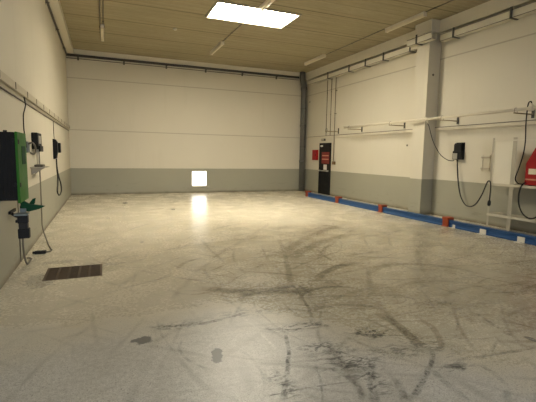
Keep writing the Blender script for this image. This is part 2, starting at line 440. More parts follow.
def dup(root, loc, label):
    r = root.copy(); COL.objects.link(r); r.location = loc; r['label'] = label
    for ch in list(root.children):
        c = ch.copy(); COL.objects.link(c); c.parent = r
        for g in list(ch.children):
            d = g.copy(); COL.objects.link(d); d.parent = c
    return r

def B(): return bmesh.new()

# ------------------------------------------------------------------ the room
T = .22
# floor with a pit for the drain
DX0, DX1, DY0, DY1 = -.75, -.055, 5.52, 6.14
b = B()
for (x0, x1, y0, y1) in ((XL-T, DX0, YF-T, YB+T), (DX1, XR+T, YF-T, YB+T), (DX0, DX1, YF-T, DY0), (DX0, DX1, DY1, YB+T)):
    bx(b, x0, x1, y0, y1, -.2, 0)
struct('floor', b, M['floor'], 'worn beige coated concrete floor criss-crossed with dark tyre marks', 'floor')

# ceiling with the skylight opening
SX0, SX1, SY0, SY1 = 2.69, 4.87, 9.90, 11.07
b = B()
for (x0, x1, y0, y1) in ((XL-T, SX0, YF-T, YB+T), (SX1, XR+T, YF-T, YB+T), (SX0, SX1, YF-T, SY0), (SX0, SX1, SY1, YB+T)):
    bx(b, x0, x1, y0, y1, ZC, ZC+.12)
struct('ceiling', b, M['ceiling'], 'brown wood-wool board ceiling with fine joints across it', 'ceiling')

b = B(); bx(b, XL-T, XL, YF-T, YB+T, 0, ZC)
struct('wall_left', b, M['wall_plain'], 'left cream wall with grey dado carrying the chargers', 'wall')
b = B(); bx(b, XR, XR+T, YF-T, YB+T, 0, ZC)
struct('wall_right', b, M['wall'], 'right cream wall with grey dado behind the blue floor rail', 'wall')
WX0, WX1, WZ0, WZ1 = 3.39, 4.03, .27, .91
b = B()
for (x0, x1, z0, z1) in ((XL, WX0, 0, ZC), (WX1, XR, 0, ZC), (WX0, WX1, 0, WZ0), (WX0, WX1, WZ1, ZC)):
    bx(b, x0, x1, YB, YB+T, z0, z1)
struct('wall_back', b, M['wall'], 'far cream wall with grey dado and one small low window', 'wall')
GX0, GX1, GZ = -.9, 3.3, 4.2          # vehicle gate behind the camera, standing open
b = B()
for (x0, x1, z0, z1) in ((XL, GX0, 0, ZC), (GX1, XR, 0, ZC), (GX0, GX1, GZ, ZC)):
    bx(b, x0, x1, YF-T, YF, z0, z1)
struct('wall_front', b, M['wall'], 'near cream wall around the open vehicle gate', 'wall')
b = B(); bx(b, -20, 30, -30, YF-T-.001, -.25, -.02)
struct('trim_6', b, M['yard'], 'grey yard paving outside the open vehicle gate', 'yard')

# perimeter beams
b = B(); bx(b, XL, -.885, YF, YB, 5.13, ZC); struct('trim_1', b, M['beamw'], 'pale beam under the ceiling along the left wall', 'beam')
b = B(); bx(b, -.885, XR, YB-.10, YB, 5.14, ZC); struct('trim_2', b, M['beamw'], 'pale beam under the ceiling along the far wall', 'beam')
b = B(); bx(b, XR-.14, XR, YF, YB-.10, 4.98, ZC); struct('trim_3', b, M['beamw'], 'pale beam under the ceiling along the right wall', 'beam')
# pillar with its head block
b = B(); bx(b, 8.25, XR, 8.75, 9.22, 0, 4.98)
struct('trim_4', b, M['pillar'], 'square cream pillar with grey base standing on the right wall', 'pillar')
b = B(); bx(b, 8.21, XR-.14, 8.68, 9.30, 4.98, ZC, .012)
struct('trim_5', b, M['beamw'], 'pale concrete head block on top of the pillar', 'beam')

# skylight: opal panel in a frame
sk = thing('window_2', 'large bright white rectangular skylight in the brown ceiling', 'skylight', (3.78, 10.485, ZC)); sk['kind'] = 'structure'
b = B(); bx(b, SX0, SX1, SY0, SY1, ZC+.05, ZC+.08); part('skylight_panel', b, M['sky'], sk)
b = B(); w = .05
for (x0, x1, y0, y1) in ((SX0-w, SX0, SY0-w, SY1+w), (SX1, SX1+w, SY0-w, SY1+w), (SX0, SX1, SY0-w, SY0), (SX0, SX1, SY1, SY1+w)):
    bx(b, x0, x1, y0, y1, ZC-.035, ZC-.0005)
part('skylight_frame', b, M['tray'], sk)

# low window
wn = thing('window_1', 'small bright square window low in the far wall', 'window', (3.71, YB, WZ0)); wn['kind'] = 'structure'
b = B(); bx(b, WX0+.02, WX1-.02, YB+.06, YB+.08, WZ0+.02, WZ1-.02); part('pane', b, M['pane'], wn)
b = B()
for (x0, x1, z0, z1) in ((WX0, WX0+.025, WZ0, WZ1), (WX1-.025, WX1, WZ0, WZ1), (WX0+.025, WX1-.025, WZ0, WZ0+.025), (WX0+.025, WX1-.025, WZ1-.025, WZ1)):
    bx(b, x0, x1, YB+.03, YB+.10, z0, z1)
part('window_frame', b, M['white'], wn)
b = B(); bx(b, WX0-.03, WX1+.05, YB-.05, YB-.0005, WZ0-.035, WZ0-.003, .004); part('window_sill', b, M['tray'], wn)

# black emergency door on the right wall
DW0, DW1, DH = 14.30, 15.19, 2.16
dr = thing('door_1', 'black door with push bar and red sign in the right wall', 'door', (XR, 14.75, 0)); dr['kind'] = 'structure'
b = B(); bx(b, XR-.05, XR-.001, DW0+.04, DW1-.04, .01, DH-.04, .005); part('door_leaf', b, M['blacksheet'], dr)
b = B()
for (y0, y1, z0, z1) in ((DW0, DW0+.04, 0, DH), (DW1-.04, DW1, 0, DH), (DW0+.04, DW1-.04, DH-.04, DH)):
    bx(b, XR-.06, XR-.001, y0, y1, z0, z1)
part('door_frame', b, M['black'], dr)
b = B(); tube(b, [(XR-.12, DW0+.10, 1.0), (XR-.12, DW1-.06, 1.0)], .02, 10)
for y in (DW0+.13, DW1-.10): bx(b, XR-.12, XR-.05, y-.025, y+.025, .97, 1.03)
part('push_bar', b, M['silver'], dr)
b = B(); bx(b, XR-.056, XR-.0505, 14.36, 14.98, 1.30, 1.78); sg = part('warning_sign', b, M['signred'], dr, 'red sign with two pale orange bands')
for z0 in (1.61, 1.46):
    b = B(); bx(b, XR-.0605, XR-.0562, 14.40, 14.94, z0, z0+.045); part('sign_band', b, M['signorange'], sg)
b = B(); bx(b, XR-.055, XR-.0505, 14.54, 14.80, 1.04, 1.26); part('notice_sheet', b, M['paper'], dr)
b = B(); bx(b, XR-.055, XR-.0505, 14.90, 15.10, 2.00, 2.07); part('door_label', b, M['paper'], dr)

# ------------------------------------------------------------------ ceiling lights and their conduits
def make_light():
    t = thing('ceiling_light', '', 'ceiling light', (0, 0, ZC), 'unlit batten lights under the ceiling')
    b = B(); prism(b, [(-.055, ZC-.001), (.055, ZC-.001), (.05, ZC-.05), (-.05, ZC-.05)], 'y', -.76, .76); part('body', b, M['white'], t)
    b = B(); prism(b, [(-.05, ZC-.0505), (.05, ZC-.0505), (.045, ZC-.10), (.02, ZC-.115), (-.02, ZC-.115), (-.045, ZC-.10)], 'y', -.73, .73); part('diffuser', b, M['tube'], t)
    for s in (-1, 1):
        b = B(); y0, y1 = sorted((s*.7305, s*.765)); bx(b, -.052, .052, y0, y1, ZC-.112, ZC-.051, .006); part('end_cap', b, M['white'], t)
    return t
L0 = make_light()
spots = ((.08, 13.79, 'batten light on the ceiling nearest the left wall'),
         (3.73, 13.95, 'batten light on the ceiling just beyond the skylight'),
         (7.57, 13.95, 'batten light near the corner with the dark downpipe'),
         (7.68, 9.12, 'long batten light on the ceiling above the pillar'),
         (3.77, 9.06, 'batten light overlapping the near edge of the skylight'))
for i, (x, y, lab) in enumerate(spots):
    if i == 0: L0.location = (x, y, ZC); L0['label'] = lab
    else: dup(L0, (x, y, ZC), lab)
for (x, y0, y1, lab) in ((.10, 4.0, 13.02, 'thin conduit on the ceiling leading to the left light'),
                         (.02, 4.0, 13.6, 'second thin conduit on the ceiling beside the left light'),
                         (3.73, SY1+.06, 13.18, 'thin conduit on the ceiling from the skylight to the light beyond it'),
                         (7.62, 9.90, 13.18, 'thin conduit on the ceiling linking the two right-hand lights'),
                         (7.68, 4.0, 8.34, 'thin conduit on the ceiling running nearer than the right-hand lights')):
    b = B(); tube(b, [(x, y0, ZC-.0135), (x, y1, ZC-.0135)], .012, 8)
    for y in (y0+.3, (y0+y1)/2, y1-.3): bx(b, x-.022, x+.022, y-.012, y+.012, ZC-.030, ZC-.001)
    solo('conduit', b, M['greycable'], lab, 'conduit', (x, (y0+y1)/2, ZC), 'conduits on the ceiling')
b = B(); tube(b, [(2.08, 12.53, ZC-.001), (2.08, 12.53, ZC-.03), (2.08, 12.53, ZC-.045)], [.06, .058, .04], 16)
solo('smoke_detector', b, M['pad'], 'small round white fitting on the ceiling left of the middle light', 'detector', (2.08, 12.53, ZC))

# ------------------------------------------------------------------ services high on the walls
# far wall: dark pipe on hangers with a thin conduit below
t = thing('service_pipe', 'dark pipe with hangers under the beam along the far wall', 'pipe', (XL, YB, 5.08))
b = B(); tube(b, [(XL+.01, YB-.075, 5.085), (8.20, YB-.075, 5.085)], .045, 12); part('pipe', b, M['darkpipe'], t)
b = B(); tube(b, [(XL+.01, YB-.03, 4.985), (8.20, YB-.03, 4.985)], .012, 8); part('cable', b, M['greycable'], t)
for k in range(6):
    x = -.75 + 1.575*k
    b = B(); bx(b, x-.03, x+.03, YB-.03, YB-.001, 4.93, 5.135); bx(b, x-.03, x+.03, YB-.135, YB-.0305, 5.02, 5.038); part('hanger', b, M['darkpipe'], t)
# left wall: dark pipe below the beam
t = thing('service_pipe', 'dark pipe under the beam along the left wall', 'pipe', (XL, 10, 5.09))
b = B(); tube(b, [(XL+.029, YF+.1, 5.09), (XL+.029, YB-.14, 5.09)], .028, 10); part('pipe', b, M['greycable'], t)
for k in range(7):
    y = 2.2 + 2.2*k
    b = B(); bx(b, XL+.001, XL+.09, y-.02, y+.02, 5.04, 5.052); bx(b, XL+.001, XL+.008, y-.02, y+.02, 5.0, 5.125); part('clip', b, M['darkpipe'], t)
# right wall: cable tray running round the pillar head
t = thing('cable_tray', 'pale cable tray on dark brackets high along the right wall', 'cable tray', (XR, 9, 4.72))
def tray_run(x0, x1, y0, y1):
    b = B()
    bx(b, x0, x1, y0, y1, 4.722, 4.728)
    bx(b, x0, x0+.005, y0, y1, 4.7285, 4.885); bx(b, x1-.005, x1, y0, y1, 4.7285, 4.885)
    part('tray', b, M['beamw'], t)
    b = B()
    for z in (4.722, 4.888):
        tube(b, [(x0-.005, y0, z), (x0-.005, y1, z)], .008, 6)
    part('tray_edge_shade', b, M['trayshade'], t)  # edge rails, with the tray's shadow lines put into their colour
tray_run(XR-.20, XR-.03, 9.42, 16.15)
tray_run(8.05, 8.22, 8.50, 9.41)
tray_run(XR-.20, XR-.03, 2.0, 8.60)
for y in (14.4, 12.9, 11.9, 10.94, 9.72, 8.14, 6.55, 5.0):
    b = B(); bx(b, XR-.235, XR-.215, y-.025, y+.025, 4.70, 4.95); bx(b, XR-.2145, XR-.001, y-.02, y+.02, 4.70, 4.718); part('bracket', b, M['darkpipe'], t)
b = B(); bx(b, 8.02, 8.035, 9.0, 9.05, 4.70, 4.95); bx(b, 8.0355, 8.249, 9.005, 9.045, 4.70, 4.718); part('bracket', b, M['darkpipe'], t)

# downpipe in the far right corner
t = thing('downpipe', 'thick dark grey downpipe with offset bend in the far right corner', 'pipe', (8.42, YB, 0))
b = B(); tube(b, [(8.30, YB-.24, ZC-.001), (8.30, YB-.24, 5.10), (8.31, YB-.235, 5.0), (8.42, YB-.16, 4.72), (8.43, YB-.15, 4.60), (8.43, YB-.15, .001)], .125, 20); part('pipe', b, M['grey'], t)
for z in (4.55, 2.9, 1.3):
    b = B(); tube(b, [(8.43, YB-.15, z), (8.43, YB-.15, z+.12)], .140, 20); part('socket', b, M['grey'], t)
for z in (3.7, 2.0):
    b = B(); tube(b, [(8.43, YB-.15, z), (8.43, YB-.15, z+.03)], .133, 20); bx(b, 8.40, 8.46, YB-.03, YB-.001, z, z+.03); part('clamp', b, M['darkpipe'], t)

# vertical conduits at the far end of the right wall
for (y, z0, lab) in ((14.75, 2.42, 'leftmost thin conduit dropping from the tray towards the black door'),
                     (14.42, 2.42, 'middle thin conduit dropping from the tray towards the black door'),
                     (14.02, 1.41, 'long thin conduit dropping to the small socket beside the door')):
    xo = .062 if z0 < 2 else .0135
    b = B(); tube(b, [(XR-xo, y, 4.715), (XR-xo, y, z0)], .0125, 8)
    for z in (4.2, 3.3, 2.6): bx(b, XR-xo-.0165, XR-.001, y-.022, y+.022, z, z+.02)
    solo('conduit', b, M['greycable'], lab, 'conduit', (XR, y, z0), 'conduits by the black door')
t = thing('wall_socket', 'small brown socket right of the black door', 'socket', (XR, 14.02, 1.28))
b = B(); bx(b, XR-.085, XR-.001, 13.95, 14.09, 1.28, 1.408, .008); part('box', b, M['brown'], t)
b = B(); bx(b, XR-.095, XR-.0855, 13.97, 14.07, 1.30, 1.39, .004); part('cover', b, M['brown'], t)

t = thing('emergency_lamp', 'small dark lamp on the wall above the black door', 'lamp', (XR, 14.9, 2.25))
b = B(); bx(b, XR-.07, XR, 14.78, 15.05, 2.25, 2.34, .012); part('housing', b, M['darkpipe'], t)
b = B(); bx(b, XR-.085, XR-.0705, 14.80, 15.03, 2.26, 2.33, .006); part('diffuser', b, M['tray'], t)

t = thing('fire_box', 'red fire equipment box on the wall left of the black door', 'fire box', (XR, 15.62, 1.43))
b = B(); bx(b, XR-.10, XR, 15.36, 15.74, 1.43, 1.88, .012); part('case', b, M['red'], t)
b = B(); bx(b, XR-.112, XR-.1005, 15.375, 15.725, 1.45, 1.86, .006); d = part('door', b, M['red'], t)
b = B(); bx(b, XR-.122, XR-.1125, 15.39, 15.42, 1.62, 1.69, .003); part('latch', b, M['black'], d)

# right wall: white pipe carried on long wall brackets
PZ, PX = 2.645, 8.10
t = thing('air_pipe', 'cream air pipe running in front of the pillar along the right wall', 'pipe', (PX, 9, PZ))
b = B(); tube(b, [(PX, 12.55, PZ), (PX, 3.0, PZ)], .032, 12); part('pipe', b, M['offwhite'], t)
b = B(); tube(b, [(PX, 12.551, PZ), (PX, 12.62, PZ)], .048, 12); part('end_cap', b, M['offwhite'], t)
b = B(); tube(b, [(PX, 8.45, PZ), (PX, 8.55, PZ)], .052, 12); tube(b, [(PX, 8.50, PZ-.05), (PX, 8.50, PZ-.12)], .022, 8); part('outlet_tee', b, M['offwhite'], t)
b = B(); tube(b, [(PX, 5.62, PZ), (PX, 5.72, PZ)], .052, 12); tube(b, [(PX, 5.67, PZ+.05), (PX, 5.67, PZ+.10)], .022, 8); part('outlet_tee', b, M['offwhite'], t)
def make_bracket():
    t = thing('wall_bracket', '', 'bracket', (XR, 0, 2.47), 'brackets carrying the cream pipe')
    b = B(); bx(b, XR-.02, XR-.001, -.03, .03, 2.50, 2.72, .003); part('wall_plate', b, M['darkpipe'], t)
    b = B(); bx(b, PX-.05, XR-.0205, -.016, .016, 2.566, 2.592, .003); part('arm', b, M['armtan'], t)
    b = B(); tube(b, [(PX-.045, 0, 2.5925), (PX-.045, 0, PZ), (PX-.032, 0, PZ+.032), (PX, 0, PZ+.045), (PX+.032, 0, PZ+.032), (PX+.045, 0, PZ), (PX+.045, 0, 2.5925)], .005, 6)
    part('pipe_clip', b, M['greycable'], t)
    return t
W0 = make_bracket()
for i, (y, lab) in enumerate(((8.0, 'wall bracket for the cream pipe above the small black charger'),
                              (10.02, 'wall bracket for the cream pipe just left of the pillar'),
                              (12.24, 'wall bracket at the far end of the cream pipe'),
                              (13.8, 'empty wall bracket nearest the black door'),
                              (6.0, 'wall bracket for the cream pipe above the red charger'))):
    if i == 0: W0.location.y = y; W0['label'] = lab
    else: dup(W0, (XR, y, 2.47), lab)

for (y0, y1, lab) in ((9.23, 16.3, 'flat cream cable trunking left of the pillar on the right wall'), (2.0, 8.74, 'flat cream cable trunking right of the pillar on the right wall')):
    t = thing('cable_trunking', lab, 'trunking', (XR, (y0+y1)/2, 2.36))
    b = B(); bx(b, XR-.035, XR-.001, y0, y1, 2.36, 2.445, .004); part('channel', b, M['offwhite'], t)
    b = B(); bx(b, XR-.045, XR-.001, y0, y1, 2.4455, 2.462); part('lid', b, M['greycable'], t)

# left wall: trunking with dark clips
t = thing('cable_trunking', 'cream cable trunking with dark clips along the left wall', 'trunking', (XL, 9, 2.44))
b = B(); bx(b, XL+.001, XL+.05, 1.5, YB-.01, 2.445, 2.555, .004); part('channel', b, M['trunkface'], t)
b = B(); tube(b, [(XL+.015, 1.5, 2.37), (XL+.015, YB-.01, 2.37)], .011, 8); part('cable', b, M['greycable'], t)
y = 5.65
while y < 16.4:
    b = B(); bx(b, XL+.0505, XL+.056, y-.018, y+.018, 2.455, 2.55); part('clip', b, M['greycable'], t)
    y += .95

# little wall plugs
for (x, y, z, ax, lab) in ((XR, 9.86, 1.98, 'x', 'small dark plug on the right wall left of the pillar'), (8.43, 8.75, 3.87, 'y', 'small dark plug high on the pillar'), (XR, 16.27, 4.01, 'x', 'small dark plug on the right wall beside the downpipe')):
    b = B(); e = (x-.012, y, z) if ax == 'x' else (x, y-.012, z)
    s = (x-.001, y, z) if ax == 'x' else (x, y-.001, z)
    tube(b, [s, e], .032, 12); solo('wall_plug', b, M['greycable'], lab, 'plug', (x, y, z))

# ------------------------------------------------------------------ blue floor rail with orange feet
RX0, RX1, RH = 7.477, 7.60, .155
posts = ((14.10, .29), (11.86, .23), (9.48, .22), (7.06, .22), (4.62, .22))
ends = [14.46] + [p[0] for p in posts]
labs = ('short blue floor rail at the far end below the black door', 'blue floor rail beyond the black door', 'blue floor rail between the second and third orange feet from the door', 'blue floor rail at the foot of the pillar', 'nearest blue floor rail with two white brackets on its side')
for i in range(1, len(posts)):
    ya, yb = posts[i][0] + .105, posts[i-1][0] - .105
    lab = ('farthest blue floor rail, below the black door', 'blue floor rail running along the bare grey dado left of the pillar',
           'blue floor rail passing the foot of the pillar', 'nearest blue floor rail, with two white brackets on its side')[i-1]
    t = thing('floor_rail', lab, 'rail', (RX0, (ya+yb)/2, 0), 'blue rails along the right wall')
    b = B()
    prism(b, [(RX0, 0), (RX1, 0), (RX1, RH), (RX0, RH), (RX0, RH-.03), (RX0+.016, RH-.042), (RX0+.016, .042), (RX0, .03)], 'y', ya, yb)
    part('beam', b, M['blue'], t)
    for ye in (ya, yb):
        b = B(); y0, y1 = (ye-.012, ye-.0005) if ye == ya else (ye+.0005, ye+.012)
        bx(b, RX0-.006, RX1+.006, y0, y1, .001, RH+.012); part('end_plate', b, M['blue'], t)
def make_foot():
    t = thing('orange_post', '', 'post', (RX0, 0, 0), 'orange feet between the blue rails')
    b = B(); bx(b, RX0-.05, RX1+.04, -.09, .09, .001, .016, .003); part('base_plate', b, M['orange'], t)
    b = B(); bx(b, RX0-.03, RX1+.02, -.08, .08, .0165, .165, .008); part('post', b, M['orange'], t)
    b = B(); bx(b, RX0-.045, RX1+.03, -.09, .09, .1655, .222, .01); part('cap', b, M['orange'], t)
    return t
F0 = make_foot()
flabs = ('farthest orange foot, left of the black door', 'orange foot of the blue rail, right of the black door', 'orange foot of the blue rail left of the pillar', 'orange foot of the blue rail right of the pillar')
for i, (y, h) in enumerate(posts[:4]):
    if i == 0: F0.location.y = y; F0['label'] = flabs[0]
    else: dup(F0, (RX0, y, 0), flabs[i])
def make_pad():
    t = thing('rail_bracket', '', 'bracket', (RX0, 0, 0), 'white brackets on the near blue rail')
    b = B(); bx(b, RX0-.012, RX0-.0015, -.075, .075, .0125, .11, .003); part('upright_plate', b, M['pad'], t)
    b = B(); bx(b, RX0-.11, RX0-.0015, -.075, .075, .001, .012, .003); part('foot_plate', b, M['pad'], t)
    for s in (-.05, .05):
        b = B(); tube(b, [(RX0-.07, s, .0125), (RX0-.07, s, .022)], .012, 6); part('bolt', b, M['silver'], t)
    return t
P0 = make_pad()
for i, (y, lab) in enumerate(((6.05, 'white bracket on the blue rail under the left leg of the rack'), (5.20, 'nearest white bracket on the blue rail, close to the right edge'), (6.82, 'smallest white bracket, beside the orange foot right of the pillar'))):
    if i == 0: P0.location.y = y; P0['label'] = lab
    else:
        o = dup(P0, (RX0, y, 0), lab)
        if i == 2: o.scale = (.6, .5, .7)

# ------------------------------------------------------------------ right wall: chargers and rack
t = thing('battery_charger', 'small black battery charger on the wall right of the pillar', 'charger', (XR, 7.92, 1.56))
b = B(); bx(b, XR-.02, XR-.001, 7.72, 7.99, 1.58, 2.02, .004); part('mounting_plate', b, M['black'], t)
b = B(); prism(b, [(XR-.0205, 1.80), (XR-.0205, 2.00), (XR-.07, 2.00), (XR-.10, 1.96), (XR-.10, 1.80)], 'y', 7.76, 7.98); part('upper_case', b, M['black'], t)
b = B(); bx(b, XR-.12, XR-.0205, 7.72, 8.00, 1.575, 1.7995, .012); c_ = part('lower_case', b, M['black'], t)
b = B(); bx(b, XR-.126, XR-.1205, 7.84, 7.98, 1.59, 1.74, .002); part('face_panel', b, M['silver'], c_, 'silver front panel')
b = B(); tube(b, [(XR-.07, 7.87, 1.574), (XR-.07, 7.87, 1.53)], .02, 10); part('cable_gland', b, M['black'], t)
# its supply cable hanging from the pipe
b = B(); tube(b, [(PX, 8.50, PZ-.122), (8.12, 8.46, 2.45), (8.22, 8.38, 2.05), (8.34, 8.24, 1.72), (8.46, 8.10, 1.57), (8.52, 8.0, 1.54), (8.56, 7.945, 1.552)], .010, 8, 6)
solo('supply_cable', b, M['rubber'], 'thin cable hanging from the pipe at the pillar to the black charger', 'cable', (PX, 8.50, PZ-.12))
t = thing('charging_cable', 'black cable looping from the small black charger to the rack post', 'cable', (XR-.07, 7.87, 1.53))
b = B(); tube(b, [(XR-.07, 7.87, 1.53), (8.57, 7.83, 1.30), (8.54, 7.74, .92), (8.48, 7.58, .62), (8.42, 7.34, .43), (8.36, 7.06, .48), (8.28, 6.82, .74), (8.215, 6.66, 1.02), (8.19, 6.59, 1.10), (8.185, 6.53, 1.07), (8.19, 6.52, .90), (8.195, 6.53, .66)], .015, 8, 6); part('cable', b, M['rubber'], t)
b = B(); tube(b, [(8.195, 6.53, .66), (8.195, 6.53, .63), (8.195, 6.535, .56), (8.195, 6.535, .53)], [.02, .036, .036, .022], 10); part('plug', b, M['black'], t)

# rack
t = thing('storage_rack', 'pale open metal rack with two shelves against the right wall', 'rack', (8.43, 5.7, 0))
for (y, x, w) in ((6.57, 8.25, .022), (6.05, 8.25, .045), (4.95, 8.25, .022), (4.95, 8.60, .022)):
    b = B(); bx(b, x-.02, x-.015, y-w, y+w, .012, 2.08); bx(b, x-.0145, x+.02, y+w-.005, y+w, .012, 2.08); part('upright', b, M['tray'], t)
    b = B(); bx(b, x-.035, x+.035, y-w-.015, y+w+.015, .001, .0115); part('foot', b, M['tray'], t)
for z in (1.045, .345):
    b = B(); bx(b, 8.236, 8.62, 4.93, 6.60, z, z+.012); bx(b, 8.224, 8.2295, 4.93, 6.60, z-.04, z+.012); part('shelf', b, M['shelfgrey'], t)
b = B(); bx(b, 8.226, 8.2295, 4.95, 6.55, 2.005, 2.03); part('top_rail', b, M['white'], t)
b = B(); bx(b, 8.256, 8.262, 6.10, 6.53, 1.06, 2.0); part('back_panel', b, M['beamw'], t)

t = thing('red_battery_charger', 'red battery charger with sloping top standing on the rack', 'charger', (8.43, 5.42, 1.0575))
b = B(); prism(b, [(5.79, 1.0725), (5.79, 1.52), (5.62, 1.85), (5.24, 1.85), (5.06, 1.52), (5.06, 1.0725)], 'x', 8.265, 8.56); part('case', b, M['red'], t)
b = B(); bx(b, 8.255, 8.2645, 5.08, 5.78, 1.175, 1.205, .002); part('trim_strip', b, M['signorange'], t, 'pale orange strip')
b = B(); bx(b, 8.258, 8.2645, 5.48, 5.72, 1.30, 1.415, .002); part('label_plate', b, M['label'], t, 'cream label')
for y in (5.16, 5.70):
    b = B(); bx(b, 8.30, 8.53, y-.03, y+.03, 1.0578, 1.0722); part('foot', b, M['black'], t)
b = B(); tube(b, [(8.41, 5.40, 1.8505), (8.41, 5.40, 1.90), (8.41, 5.38, 1.90), (8.41, 5.28, 1.90), (8.41, 5.26, 1.90), (8.41, 5.26, 1.8505)], .012, 8); part('handle', b, M['black'], t)

b = B(); tube(b, [(PX, 5.67, PZ+.10), (8.10, 5.69, PZ+.14), (8.10, 5.74, PZ+.10), (8.11, 5.76, PZ-.10), (8.14, 5.78, 2.30), (8.18, 5.79, 2.0), (8.21, 5.83, 1.72), (8.23, 5.92, 1.40), (8.29, 6.02, 1.20), (8.36, 6.02, 1.10), (8.40, 5.98, 1.075), (8.46, 5.93, 1.075)], .012, 8, 6)
solo('supply_cable', b, M['rubber'], 'dark cable hanging from the pipe down behind the red charger', 'cable', (PX, 5.67, PZ))
b = B(); tube(b, [(8.245, 5.75, 1.12), (8.20, 5.76, 1.10), (8.18, 5.80, 1.02), (8.18, 5.83, .85), (8.18, 5.80, .62), (8.18, 5.68, .44), (8.18, 5.52, .39), (8.18, 5.38, .48), (8.18, 5.32, .75), (8.19, 5.34, 1.0), (8.23, 5.36, 1.12), (8.245, 5.38, 1.13)], .016, 8, 6)
solo('charging_cable', b, M['rubber'], 'black cable loop hanging below the red charger', 'cable', (8.2, 5.6, 1.1))

t = thing('wire_holder', 'small grey wire holder with two bars on the wall beside the rack', 'holder', (XR, 7.06, 1.31))
for y in (6.96, 7.16):
    b = B(); tube(b, [(XR-.010, y, 1.31), (XR-.010, y, 1.70)], .0095, 6); part('side_wire', b, M['white'], t)
for z in (1.37, 1.64):
    b = B(); bx(b, XR-.05, XR-.0198, 6.94, 7.18, z-.022, z+.022, .003); part('bar', b, M['tray'], t)

# ------------------------------------------------------------------ left wall: chargers
t = thing('green_battery_charger', 'large black charging cabinet with bright green front on the left wall', 'charger', (XL, 5.27, 1.05))
b = B(); bx(b, XL+.023, -.875, 5.0, 5.52, 1.05, 1.81, .008)
for k in range(6):                                    # cooling ribs on the side
    bx(b, XL+.025+k*.04, XL+.035+k*.04, 4.992, 4.9995, 1.10, 1.76)
part('case', b, M['blacksheet'], t)
b = B(); bx(b, -.8745, -.848, 4.995, 5.53, 1.02, 1.815, .006); f = part('front_panel', b, M['green'], t, 'bright green front panel')
for z in (1.68, 1.20):
    b = B(); bx(b, -.8475, -.842, 5.01, 5.06, z, z+.05, .002); part('catch', b, M['black'], f)
b = B(); bx(b, -.8475, -.843, 5.20, 5.42, 1.45, 1.66, .002); part('display', b, M['dkgreen'], f)
for z in (1.72, 1.23):
    b = B(); bx(b, -.90, -.8755, 4.985, 4.9985, z-.02, z+.02, .003); part('hinge', b, M['black'], t)
b = B(); tube(b, [(-1.0, 5.2, 1.8105), (-1.0, 5.2, 1.835)], .02, 8); part('cable_gland', b, M['black'], t)
t.location += Vector((-.022, .175, 0))

t = thing('cable_hook', 'dark green curled hook under the green charging cabinet', 'hook', (-.86, 5.3, 1.0))
b = B(); prism(b, [(-.89, 1.0195), (-.85, 1.0195), (-.80, .985), (-.68, .965), (-.64, .955), (-.70, .925), (-.80, .90), (-.88, .91)], 'y', 5.20, 5.26); part('hook_plate', b, M['dkgreen'], t)
b = B(); prism(b, [(-.83, .96), (-.77, 1.04), (-.74, 1.05), (-.75, .99), (-.78, .94)], 'y', 5.262, 5.30); part('tongue', b, M['dkgreen'], t)
b = B(); bx(b, -.93, -.79, 5.03, 5.17, .875, .895, .006); bx(b, -.89, -.83, 5.171, 5.199, .875, .94); part('collar', b, M['clamp'], t, 'blue-grey collar')
t.location += Vector((-.02, .16, 0))

t = thing('charging_plug', 'black plug hanging on its cable below the green cabinet', 'plug', (-.85, 5.08, .62))
b = B(); bx(b, -.905, -.80, 5.04, 5.13, .78, .8745, .008); bx(b, -.925, -.9055, 5.05, 5.12, .79, .82, .003); part('housing', b, M['black'], t)
b = B(); bx(b, -.893, -.805, 5.045, 5.125, .72, .7795, .006); part('neck', b, M['rubber'], t)
b = B(); bx(b, -.905, -.79, 5.04, 5.13, .605, .7195, .008); part('lower_housing', b, M['black'], t)
b = B(); tube(b, [(-.865, 5.085, .6045), (-.87, 5.10, .50), (-.89, 5.30, .30), (-.94, 5.75, .13), (-1.0, 6.3, .03), (-1.02, 6.55, .014), (-1.08, 6.60, .013)], .011, 8, 6); part('cable', b, M['greycable'], t)
t.location += Vector((-.02, .19, 0))

t = thing('cable_clip', 'small black clip on the wall left of the hanging plug', 'clip', (XL, 5.0, .95))
b = B(); bx(b, XL+.001, XL+.03, 5.95, 6.30, .79, .83, .006); part('plate', b, M['black'], t)
b = B(); tube(b, [(XL+.02, 6.0, .80), (XL+.10, 5.98, .76), (XL+.14, 6.02, .80), (XL+.13, 6.10, .88), (XL+.16, 6.25, .86)], .02, 8, 5); part('jaw', b, M['black'], t)
b = B(); tube(b, [(XL+.01, 6.55, 1.0), (XL+.01, 6.55, .02)], .008, 6)
solo('wall_wire', b, M['greycable'], 'thin wire running down the left wall behind the hanging plug', 'wire', (XL, 6.55, .02))

b = B(); tube(b, [(XL+.03, 7.35, 2.44), (XL+.05, 7.32, 2.33), (XL+.05, 7.25, 2.26), (XL+.03, 7.22, 2.15), (XL+.02, 7.26, 1.95), (XL+.02, 7.34, 1.80), (XL+.02, 7.38, 1.70), (XL+.02, 7.385, 1.66)], .009, 8, 6)
solo('supply_cable', b, M['rubber'], 'thin dark cable dropping from the trunking behind the green cabinet', 'cable', (XL, 7.3, 2.4))

t = thing('cable_holder', 'small grey holder on the wall between green cabinet and little charger', 'holder', (XL, 7.5, 1.5))
b = B(); bx(b, XL+.001, XL+.04, 7.42, 7.62, 1.58, 1.76, .01); part('plate', b, M['clamp'], t)
b = B(); tube(b, [(XL+.04, 7.45, 1.72), (XL+.10, 7.46, 1.74), (XL+.13, 7.52, 1.66), (XL+.10, 7.58, 1.56), (XL+.04, 7.58, 1.58)], .014, 8, 5); part('loop', b, M['greycable'], t)

